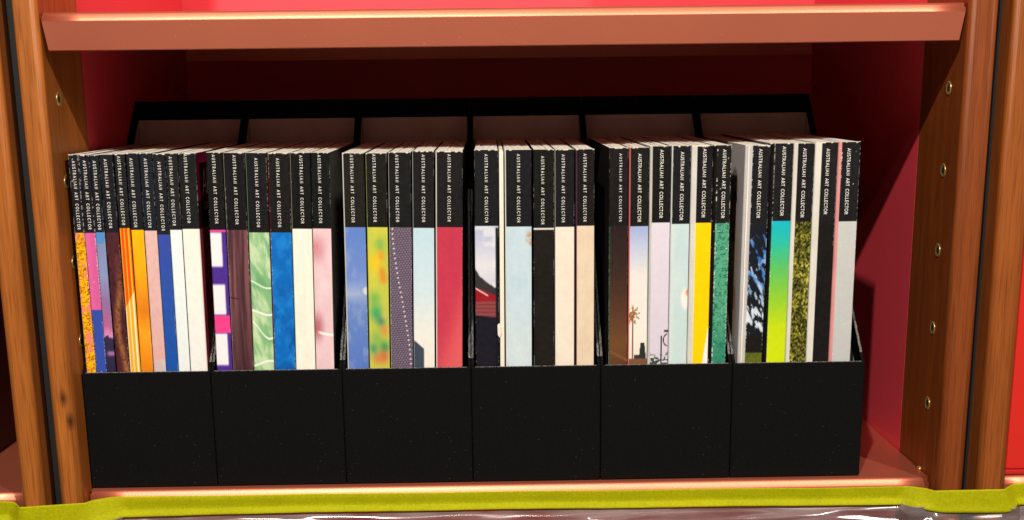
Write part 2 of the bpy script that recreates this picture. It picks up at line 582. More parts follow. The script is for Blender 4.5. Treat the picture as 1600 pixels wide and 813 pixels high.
# ------------------------------------------------------------------ magazine files
HF, HD, HR, TH = 0.0915, 0.214, 0.2903, 0.0022
HOLD = [(-0.2966, -0.1992), (-0.1990, -0.0992), (-0.0990, -0.0006), (-0.0004, 0.0986), (0.0989, 0.1998), (0.2001, 0.3020)]
HLAB = ['black cloth magazine file packed with thin magazines from yellow floral to plain white spines',
        'black cloth magazine file holding the purple block, wood grain, green and bright blue spines',
        'black cloth magazine file holding the sky blue, grey weave and rose red spines',
        'black cloth magazine file holding the red roof spine, a plain black spine and cream spines',
        'black cloth magazine file holding the palm tree spine and the bright yellow spine',
        'black cloth magazine file beside the red wall, holding the tree, turquoise and grass spines']

def make_file(x0, x1, label, k):
    w = x1 - x0
    t = thing('magazine_file', label, 'magazine file', (x0, 0, 0.0003), 'black magazine files in a row')
    e = 0.0007
    # panels butt against each other
    def soft_box(name, *a):
        return bm_obj(name, box_bm(*a, bev=e, seg=2), M['cloth'], t)
    fp = bm_obj('front_panel', box_bm(0, w, 0, TH, 0, HF, 0.0011, 3), M['cloth'], t)
    soft_box('back_panel', 0, w, HD - TH, HD, 0, HR)
    soft_box('bottom_panel', TH + 0.0002, w - TH - 0.0002, TH + 0.0001, HD - TH - 0.0001, 0, 0.0022)
    prof = [(TH + 0.00015, 0.0), (TH + 0.00015, HF - 0.001), (TH + 0.006, HF + 0.0045), (HD - TH - 0.00015, HR - 0.0025), (HD - TH - 0.00015, 0.0)]
    for s, a0, a1 in (('l', 0, TH), ('r', w - TH, w)):
        sd = bm_obj('side_panel', prism_bm(prof, 'x', a0, a1, e), M['cloth'], t)
        # worn rim: thin band on the sloping edge, pale with painted-in light towards the front
        dy = prof[3][0] - prof[2][0]; dz = prof[3][1] - prof[2][1]
        L_ = math.hypot(dy, dz); ny, nz = -dz / L_, dy / L_
        vv, ff = [], []
        ns = 60
        for j in range(ns + 1):
            f = 0.004 + 0.62 * j / ns
            wob = 0.00012 * math.sin(j * 1.7 + k)
            for (q, h) in ((0.12, 0.00002), (0.3, 0.00022), (0.7, 0.00022), (0.88, 0.00002)):
                vv.append((a0 + (a1 - a0) * q + wob, prof[2][0] + dy * f + ny * h, prof[2][1] + dz * f + nz * h))
        for j in range(ns):
            for q in range(3):
                i0 = j * 4 + q
                ff.append((i0, i0 + 1, i0 + 5, i0 + 4))
        mesh_obj('rim', vv, ff, M['rim'], sd)
        # paper lining on the inner face, below the turned-in cloth
        xi = (a1 + 0.0002) if s == 'l' else (a0 - 0.0002)
        sl = (HR - HF) / HD
        lp = [(0.012, 0.003), (0.012, HF - 0.004), (HD - TH - 0.0005, HR - 0.0165), (HD - TH - 0.0005, 0.003)]
        mesh_obj('lining', [(xi, p[0] + (0.010 if i == 1 else 0), p[1]) for i, p in enumerate(lp)], [(0, 1, 2, 3) if s == 'l' else (3, 2, 1, 0)], M['lining'], sd)
    mesh_obj('lining', [(TH + 0.0004, HD - TH - 0.0003, 0.003), (w - TH - 0.0004, HD - TH - 0.0003, 0.003), (w - TH - 0.0004, HD - TH - 0.0003, HR - 0.0162), (TH + 0.0004, HD - TH - 0.0003, HR - 0.0162)], [(0, 1, 2, 3)], M['lining'], t)
    # worn rim along the front panel, light on its top edge painted in
    vv, ff = [], []
    for j in range(41):
        x = 0.003 + (w - 0.006) * j / 40
        for (y, z) in ((0.0004, HF - 0.00035), (0.0010, HF + 0.00012), (TH - 0.0006, HF + 0.00006)):
            vv.append((x, y, z + 0.00006 * math.sin(j * 2.1 + k)))
    for j in range(40):
        for q in range(2):
            i0 = j * 3 + q
            ff.append((i0, i0 + 3, i0 + 4, i0 + 1))
    mesh_obj('rim', vv, ff, M['rim'], fp)
    return t
for k, ((a_, b_), lb) in enumerate(zip(HOLD, HLAB)):
    make_file(a_, b_, lb, k)

# ------------------------------------------------------------------ lettering (stroke capitals)
def arc(cx, cy, rx, ry, a0, a1, n=9):
    return [(cx + rx * math.cos(math.radians(a0 + (a1 - a0) * i / n)), cy + ry * math.sin(math.radians(a0 + (a1 - a0) * i / n))) for i in range(n + 1)]
GL = {
    'A': (0.74, [[(0, 0), (0.37, 1), (0.74, 0)], [(0.14, 0.33), (0.60, 0.33)]]),
    'U': (0.58, [[(0, 1), (0, 0.3)] + arc(0.29, 0.3, 0.29, 0.30, 180, 360) + [(0.58, 1)]]),
    'S': (0.46, [arc(0.24, 0.75, 0.20, 0.25, 35, 270, 9) + arc(0.23, 0.25, 0.23, 0.25, 90, -145, 9)[1:]]),
    'T': (0.50, [[(0, 1), (0.5, 1)], [(0.25, 1), (0.25, 0)]]),
    'R': (0.50, [[(0, 0), (0, 1), (0.22, 1)] + arc(0.22, 0.74, 0.24, 0.26, 90, -90, 8) + [(0, 0.48)], [(0.20, 0.48), (0.5, 0)]]),
    'L': (0.40, [[(0, 1), (0, 0), (0.40, 0)]]),
    'I': (0.06, [[(0.03, 0), (0.03, 1)]]),
    'N': (0.62, [[(0, 0), (0, 1), (0.62, 0), (0.62, 1)]]),
    'C': (0.66, [arc(0.44, 0.5, 0.44, 0.5, 52, 308, 14)]),
    'O': (0.86, [arc(0.43, 0.5, 0.43, 0.5, 0, 360, 20)]),
    'E': (0.42, [[(0.42, 1), (0, 1), (0, 0), (0.42, 0)], [(0, 0.52), (0.38, 0.52)]]),
    ' ': (0.30, []),
}
def stroke_text(text, track, sw, wscale=1.0):
    """flat strokes; returns verts (a along, b up), faces, total length with cap height 1"""
    V, F = [], []
    x = 0.0
    lay = 0
    for ch in text:
        w, strokes = GL[ch]
        for st in strokes:
            p = [np.array((x + q[0] * wscale, q[1] * (1 - sw) + sw / 2)) for q in st]
            closed = np.linalg.norm(p[0] - p[-1]) < 1e-6
            n = len(p)
            left = []
            for i in range(n):
                d0 = p[i] - p[i - 1] if i > 0 else (p[-1] - p[-2] if closed else p[1] - p[0])
                d1 = p[i + 1] - p[i] if i < n - 1 else (p[1] - p[0] if closed else p[-1] - p[-2])
                d0 = d0 / np.linalg.norm(d0); d1 = d1 / np.linalg.norm(d1)
                n0 = np.array((-d0[1], d0[0])); n1_ = np.array((-d1[1], d1[0]))
                mm = n0 + n1_
                l = np.linalg.norm(mm)
                mm = mm / l if l > 1e-6 else n0
                s = min(1.9, 1 / max(0.3, mm @ n0))
                left.append(mm * s * sw / 2)
            ext = [np.zeros(2)] * n
            base = len(V)
            for i in range(n):
                e = 0
                if not closed and i == 0: e = -(p[1] - p[0]) / np.linalg.norm(p[1] - p[0]) * sw / 2 * (0.9 if ch != 'A' else 0.5)
                if not closed and i == n - 1: e = (p[-1] - p[-2]) / np.linalg.norm(p[-1] - p[-2]) * sw / 2 * (0.9 if ch != 'A' else 0.5)
                V.append((*(p[i] + left[i] + e), lay)); V.append((*(p[i] - left[i] + e), lay))
            for i in range(n - 1):
                F.append((base + 2 * i, base + 2 * i + 1, base + 2 * i + 3, base + 2 * i + 2))
            lay += 1
        x += w * wscale + track
    return V, F, x - track
def title_mesh(name, track, sw, wscale):
    V, F, Ln = stroke_text('AUSTRALIAN ART COLLECTOR', track, sw, wscale)
    vv = [(b_, -0.000004 * (l % 3), -a_ / Ln) for a_, b_, l in V]
    me = bpy.data.meshes.new(name)
    me.from_pydata(vv, [], F)
    me.materials.append(M['ink_white'])
    return me
TITLE = {'old': title_mesh('title_lettering', 0.54, 0.135, 0.86), 'new': title_mesh('title_lettering', 0.34, 0.14, 1.0)}

# ------------------------------------------------------------------ spine artwork
# every function takes u (0..1 across), w (0..1 from the black band down), returns sRGB 0..255
def A_floral(u, w):
    x, y = u * 6, w * 85
    n = fbm(x, y, 3, 2)
    c = mix((246, 184, 14), (196, 120, 8), ss(0.50, 0.62, n))
    c = mix(c, (90, 62, 20), ss(0.69, 0.74, fbm(x * 1.4 + 9, y * 1.4, 5, 2)))
    return mix(c, (232, 134, 110), ss(0.60, 0.66, fbm(u * 3, w * 26, 8, 2)))
def A_pinkblue(u, w):
    c = mix((222, 100, 166), (206, 92, 152), u)
    return mix(c, (52, 78, 170), ss(0.545, 0.55, w))
def A_dusk(u, w):
    c = grad(w + 0.05 * (fbm(u * 3, w * 8, 4) - 0.5), [(0, (78, 140, 206)), (0.07, (80, 142, 206)), (0.075, (128, 140, 186)), (0.3, (136, 150, 196)), (0.5, (142, 112, 160)), (0.66, (176, 100, 150)), (0.735, (226, 140, 190)), (0.75, (52, 42, 74)), (1, (44, 40, 66))])
    return mix(c, (170, 110, 170), ss(0.03, 0.0, np.abs(w - 0.865)) * ss(0.0, 0.5, u))
def A_skin(u, w):
    c = mix((92, 44, 56), (58, 26, 34), fbm(u * 4, w * 22, 11))
    g = np.abs(u - 0.60 - 0.22 * np.sin(w * 8.5 - 1.0))
    c = mix(c, (176, 116, 58), 0.85 * ss(0.42, 0.0, g) * ss(0.05, 0.5, w) * (0.5 + 0.7 * fbm(u * 6, w * 50, 3)))
    return mix(c, (60, 30, 20), 0.6 * ss(0.60, 0.72, fbm(u * 9, w * 70, 31, 2)))
def A_stripes(u, w):
    d = ss(-0.01, 0.01, w - (0.55 - 0.12 * u))
    s = ss(0.55, 0.8, np.sin(u * 2 * np.pi * 2.6 + 0.6))
    up = mix((242, 84, 14), (252, 196, 40), s)
    lo = mix((246, 172, 20), (246, 240, 220), s)
    return mix(up, lo, d)
def A_amber(u, w):
    c = grad(w + 0.1 * (fbm(u * 2, w * 5, 6) - 0.5), [(0, (255, 194, 6)), (0.25, (252, 186, 16)), (0.42, (236, 150, 28)), (0.56, (220, 118, 20)), (0.72, (246, 168, 40)), (1, (226, 126, 16))])
    return mix(c, (236, 150, 30), 0.5 * fbm(u * 3, w * 12, 2))
def A_pink(u, w):
    c = grad(w, [(0, (228, 186, 182)), (0.5, (226, 182, 176)), (0.915, (222, 172, 166)), (0.92, (206, 192, 196)), (1, (200, 188, 194))])
    return mix(c, (214, 168, 164), 0.4 * ss(0.5, 0.7, fbm(u * 5, w * 40, 9)))
def A_blue(u, w):
    return mix(grad(w, [(0, (60, 78, 168)), (0.4, (46, 84, 172)), (1, (22, 86, 170))]), (40, 70, 160), 0.3 * fbm(u * 3, w * 20, 4))
def A_ice(u, w):
    return grad(w, [(0, (236, 244, 246)), (1, (230, 236, 238))]) + 0 * u[..., None]
def A_white(u, w):
    c = grad(w, [(0, (244, 242, 230)), (1, (236, 238, 236))])
    c = mix(c, (222, 220, 206), 0.25 * ss(0.4, 0.8, fbm(u * 4, w * 20, 14)))
    return mix(c, (226, 186, 186), ss(0.90, 1.0, u) * 0.8)
def A_blocks(u, w):
    c = np.zeros(u.shape + (3,)) + (78, 46, 146)
    wob = 0.05 * (fbm(u * 2, w * 10, 5) - 0.5)
    for (a_, b_, uu) in ((0.02, 0.26, 0.72), (0.385, 0.60, 0.80), (0.735, 0.965, 0.78)):
        k = ss(a_ - 0.012, a_ + 0.012, w) * ss(b_ + 0.012, b_ - 0.012, w) * ss(uu + wob + 0.06, uu + wob - 0.06, u)
        c = mix(c, (242, 238, 242), k)
    c = mix(c, (240, 66, 142), ss(0.60, 0.612, w) * ss(0.735, 0.725, w))
    return mix(c, (240, 70, 150), ss(0.02, 0.012, w))
def A_grain(u, w):
    n = fbm(u * 9 + 0.8 * np.sin(w * 3), w * 2.5, 21, 4)
    c = mix((124, 80, 84), (74, 44, 50), ss(0.3, 0.7, n))
    c = mix(c, (60, 34, 40), 0.5 * ss(0.2, 0.0, np.abs(u - 0.5 - 0.05 * np.sin(w * 7))))
    c = mix(c, (50, 28, 34), 0.45 * ss(0.3, 1.0, w))
    return mix(c, (24, 14, 16), ss(0.006, 0.0, np.abs(w - 0.475 - 0.03 * u)) * ss(0.5, 0.3, u))
def A_green(u, w):
    f = fbm(u * 2.2 + w * 3, w * 9 - u * 2.5, 12, 3)
    c = mix((134, 186, 128), (196, 220, 176), ss(0.35, 0.7, f))
    c = mix(c, (96, 160, 112), 0.6 * ss(0.45, 0.75, fbm(u * 2, w * 14 - u * 3, 22)))
    for (w0, sl, th) in ((0.575, 0.02, 0.012), (0.70, 0.07, 0.012), (0.955, -0.02, 0.012), (0.37, 0.03, 0.008)):
        c = mix(c, (236, 244, 230), ss(th, th * 0.3, np.abs(w - w0 - sl * np.sin(u * 3 - 1))))
    return c
def A_azure(u, w):
    f = fbm(u * 2.5, w * 14, 33, 3)
    c = mix((12, 104, 190), (28, 128, 212), ss(0.25, 0.75, f))
    return mix(c, (4, 74, 156), 0.6 * ss(0.3, 0.55, w) * ss(0.5, 0.7, fbm(u * 2, w * 9, 3)))
def A_cream(u, w):
    c = np.zeros(u.shape + (3,)) + (242, 240, 226)
    c = mix(c, (222, 220, 204), 0.30 * ss(0.4, 0.8, fbm(u * 5, w * 12, 41)))
    return mix(c, (220, 216, 204), ss(0.03, 0.0, np.abs(u - 0.52)) * 0.4)
def A_rosy(u, w):
    c = mix((238, 214, 218), (224, 184, 192), fbm(u * 2, w * 5, 51))
    c = mix(c, (206, 128, 140), 0.85 * ss(0.45, 0.0, np.hypot((u - 0.1) * 0.6, (w - 0.14) * 3)))
    c = mix(c, (176, 92, 106), 0.9 * ss(0.42, 0.0, np.hypot((u - 0.1) * 0.7, (w - 0.70) * 2.6)))
    return mix(c, (250, 244, 240), ss(0.014, 0.003, np.abs(w - 0.755 - 0.03 * (1 - u) ** 2 * -1)) * ss(0.1, 0.3, u))
def A_sky(u, w):
    c = grad(w, [(0, (96, 130, 204)), (0.35, (110, 140, 208)), (0.47, (160, 176, 214)), (0.55, (104, 134, 198)), (1, (86, 120, 196))]) + 0 * u[..., None]
    c = mix(c, (134, 156, 206), 0.7 * ss(0.45, 0.7, fbm(u * 2.5, w * 9, 61, 4)))
    return mix(c, (206, 212, 222), ss(0.22, 0.1, np.hypot(u - 0.95, (w - 0.445) * 6)))
def A_bokeh(u, w):
    c = mix((216, 206, 66), (178, 194, 84), fbm(u * 2, w * 6, 71))
    for (x, y, r, col) in ((0.6, 0.12, 0.3, (120, 176, 90)), (0.65, 0.2, 0.22, (226, 140, 44)), (0.3, 0.25, 0.4, (240, 198, 26)), (0.7, 0.31, 0.2, (226, 130, 50)), (0.75, 0.36, 0.22, (228, 128, 44)), (0.3, 0.50, 0.3, (110, 180, 84)), (0.35, 0.6, 0.36, (44, 160, 110)), (0.6, 0.66, 0.28, (50, 128, 120)), (0.8, 0.62, 0.2, (200, 190, 90)), (0.75, 0.73, 0.26, (214, 134, 70)), (0.35, 0.78, 0.3, (130, 178, 84)), (0.75, 0.85, 0.3, (44, 140, 96)), (0.35, 0.93, 0.28, (206, 128, 78)), (0.7, 0.92, 0.3, (216, 92, 70)), (0.2, 0.86, 0.25, (60, 150, 110))):
        c = mix(c, col, 0.8 * np.exp(-(np.hypot((u - x), (w - y) * 5.2) / (r * 0.85)) ** 2))
    return c
def A_weave(u, w):
    a_ = np.sin((w * 62 + u * 1.0) * 2 * np.pi) * 0.5 + 0.5
    b_ = np.sin((u * 7.5 + np.floor(w * 62) * 0.5) * 2 * np.pi) * 0.5 + 0.5
    c = mix((78, 66, 84), (158, 142, 162), a_ * b_ * 0.9 + 0.15 * fbm(u * 8, w * 60, 4))
    d = np.abs(u - (0.12 + 0.80 * ss(0, 1.0, w) ** 0.8 * w ** 0.2))
    dots = ss(0.35, 0.75, np.sin(w * 2 * np.pi * 29))
    return mix(c, (236, 230, 232), ss(0.05, 0.02, d) * dots * 0.85)
def A_shed(u, w):
    c = grad(w, [(0, (190, 218, 232)), (0.45, (206, 226, 234)), (0.75, (232, 232, 226)), (1, (236, 230, 218))]) + 0 * u[..., None]
    roof = 0.80 + 0.055 * (u / 0.42)
    k = ss(0.0, 0.006, w - roof) * ss(0.50, 0.47, u)
    body = mix((74, 84, 104), (50, 58, 74), 0.5 + 0.5 * np.sin(u * 60))
    return mix(c, body, k)
def A_crimson(u, w):
    c = mix((190, 54, 78), (200, 60, 82), fbm(u * 2, w * 4, 81))
    return mix(c, (222, 92, 96), ss(0.55, 1.1, w * 0.8 + u * 0.4))
def A_roof(u, w):
    c = grad(w, [(0, (176, 184, 214)), (0.12, (196, 200, 222)), (0.27, (222, 222, 228)), (0.40, (206, 208, 222))]) + 0 * u[..., None]
    c = mix(c, (238, 238, 238), 0.6 * ss(0.5, 0.7, fbm(u * 2, w * 11, 91)))
    hill = 0.30 + 0.14 * u ** 0.8 + 0.03 * (fbm(u * 5, w * 3, 7) - 0.5)
    c = mix(c, (52, 50, 52), ss(0, 0.01, w - hill))
    c = mix(c, (150, 24, 36), ss(0, 0.006, w - (0.43 + 0.07 * np.abs(u - 0.1))))
    c = mix(c, (236, 230, 226), ss(0.006, 0.002, np.abs(w - (0.435 + 0.10 * u))) * ss(0.6, 0.5, u))
    brick = 0.5 + 0.5 * np.sin(w * 230)
    c = mix(c, mix((148, 72, 74), (120, 54, 58), brick), ss(0, 0.006, w - (0.53 - 0.01 * u)))
    c = mix(c, (26, 24, 36), ss(0, 0.006, w - (0.625 + 0.02 * u)))
    return mix(c, (20, 18, 24), ss(0.86, 0.9, u) * ss(0.0, 0.02, w))
def A_paleblue(u, w):
    c = mix((184, 208, 224), (204, 222, 230), fbm(u * 3, w * 10, 101))
    c = mix(c, (222, 226, 222), 0.7 * ss(0.5, 0.95, w) * fbm(u * 4, w * 8, 3))
    return mix(c, (186, 140, 92), 0.9 * ss(0.22, 0.05, np.hypot((u - 0.93), (w - 0.09) * 2.6)) * ss(0.3, 0.6, fbm(u * 6, w * 40, 5)))
def A_black(u, w):
    c = mix((24, 21, 19), (32, 28, 25), fbm(u * 3, w * 8, 111))
    return mix(c, (220, 218, 210), ss(0.012, 0.006, w))
def A_blackall(u, w):
    return mix((20, 18, 17), (27, 24, 22), fbm(u * 3, w * 8, 113))
def A_ivory(u, w):
    return mix((240, 230, 216), (230, 216, 200), fbm(u * 4, w * 12, 121))
def A_beige(u, w):
    return mix((230, 212, 188), (220, 198, 172), fbm(u * 4, w * 10, 131))
def A_umber(u, w):
    c = grad(w, [(0, (40, 28, 27)), (0.3, (56, 38, 32)), (0.6, (84, 54, 38)), (0.85, (112, 72, 42)), (1, (96, 60, 36))]) + 0 * u[..., None]
    c = mix(c, (130, 88, 52), 0.7 * ss(0.02, 0.0, np.abs(w - 0.90 - 0.07 * u)))
    return mix(c, (40, 84, 62), ss(0.10, 0.02, u) * 0.7)
def A_palm(u, w):
    c = grad(w, [(0, (160, 176, 222)), (0.14, (190, 200, 226)), (0.35, (232, 226, 222)), (0.8, (240, 232, 220)), (0.95, (232, 222, 208))]) + 0 * u[..., None]
    tr_ = ss(0.05, 0.02, np.abs(u - 0.14 - 0.06 * w)) * ss(0.62, 0.64, w)
    c = mix(c, (120, 84, 50), tr_)
    dx, dy = u - 0.17, (w - 0.635) * 7
    ang = np.arctan2(dy, dx); rad = np.hypot(dx, dy * 0.8)
    k = ss(0.36, 0.25, rad + 0.12 * np.sin(ang * 9)) * ss(0.25, 0.45, vnoise(u * 16, w * 110, 3))
    c = mix(c, (150, 106, 58), k)
    c = mix(c, (54, 56, 52), ss(0, 0.005, w - (0.93 + 0.0 * u)) * ss(0.25, 0.3, u) * ss(0.98, 0.9, u))
    c = mix(c, (44, 48, 46), ss(0, 0.004, w - 0.84) * ss(0.02, 0.0, np.abs(u - 0.75) - 0.10 - (w - 0.84) * 0.8))
    return mix(c, (120, 82, 56), ss(0.955, 0.965, w))
def A_tap(u, w):
    c = mix((222, 214, 228), (214, 204, 220), w)
    k = ss(0.05, 0.03, np.abs(u - 0.62 + 0.0 * w)) * ss(0.795, 0.80, w)
    k = np.maximum(k, ss(0.035, 0.02, np.abs(np.hypot((u - 1.0) * 1.0, (w - 0.83) * 6) - 0.26)) * ss(1.0, 0.9, u) * ss(0.9, 0.86, w))
    k = np.maximum(k, ss(0.0, 0.01, 0.012 - np.abs(w - 0.765)) * ss(0.75, 0.8, u))
    c = mix(c, (24, 24, 28), k)
    lf = ss(0.46, 0.56, vnoise(u * 11, w * 80, 9)) * ss(0.93, 0.97, w + 0.04 * np.abs(u - 0.4))
    return mix(c, (52, 74, 62), lf)
def A_aqua(u, w):
    c = mix((206, 224, 224), (190, 214, 218), fbm(u * 2, w * 5, 141))
    c = mix(c, (214, 224, 222), ss(0.3, 0.05, u) * 0.6)
    d = np.hypot((u - 0.86) * 1.0, (w - 0.53) * 3.6)
    c = mix(c, (244, 236, 228), ss(0.36, 0.16, d))
    return mix(c, (222, 150, 104), ss(0.15, 0.03, np.hypot(u - 0.97, (w - 0.485) * 4)))
def A_yellow(u, w):
    c = np.zeros(u.shape + (3,)) + (252, 208, 0)
    return mix(c, (240, 238, 232), ss(0, 0.02, u - (0.98 - (w - 0.72) * 1.25)) * ss(0.74, 0.75, w))
def A_damask(u, w):
    n = np.abs(fbm(u * 4.5, w * 40, 151, 2) - 0.5)
    c = mix((96, 176, 140), (72, 152, 118), fbm(u * 3, w * 10, 4))
    c = mix(c, (34, 104, 82), ss(0.07, 0.02, n))
    return mix(c, (20, 110, 90), 0.5 * ss(0.6, 1.0, w))
def A_tree(u, w):
    sky = mix((52, 108, 186), (176, 208, 240), ss(0.35, 0.7, fbm(u * 3, w * 10, 161)))
    sky = mix(sky, (236, 240, 240), ss(0.35, 0.65, w) * 0.8)
    br_ = fbm(u * 3.2 + w * 3, w * 20 - u * 4.5, 171, 4)
    k = ss(0.44, 0.52, br_ + 0.10 * ss(0.7, 0.85, w) + 0.5 * ss(0.08, 0.0, w) + 0.02)
    c = mix(sky, (22, 26, 34), k)
    c = mix(c, (26, 22, 20), ss(0.80, 0.84, w + 0.05 * vnoise(u * 8, w * 3, 4)))
    return mix(c, mix((112, 116, 36), (70, 84, 26), fbm(u * 8, w * 60, 4)), ss(0.925, 0.935, w))
def A_lime(u, w):
    return grad(w, [(0, (22, 182, 200)), (0.12, (36, 188, 176)), (0.33, (92, 192, 98)), (0.55, (146, 204, 50)), (0.75, (196, 220, 20)), (1, (206, 224, 16))]) + 0 * u[..., None]
def A_grass(u, w):
    n1_ = vnoise(u * 8 + w * 30, w * 70 - u * 10, 181); n2_ = vnoise(u * 9 - w * 26, w * 66 + u * 9, 191)
    n = np.maximum(n1_, n2_) * 0.7 + 0.3 * fbm(u * 14, w * 150, 3, 2)
    c = grad(n, [(0.2, (20, 20, 10)), (0.45, (52, 54, 18)), (0.62, (112, 110, 34)), (0.78, (186, 180, 62)), (0.95, (226, 218, 140))])
    return mix(c, c * 0.72, ss(0.2, 0.8, vnoise(u * 2, w * 9, 5)))
def A_grey(u, w):
    return mix((198, 200, 198), (182, 184, 184), 0.5 * w + 0.3 * fbm(u * 3, w * 8, 201))

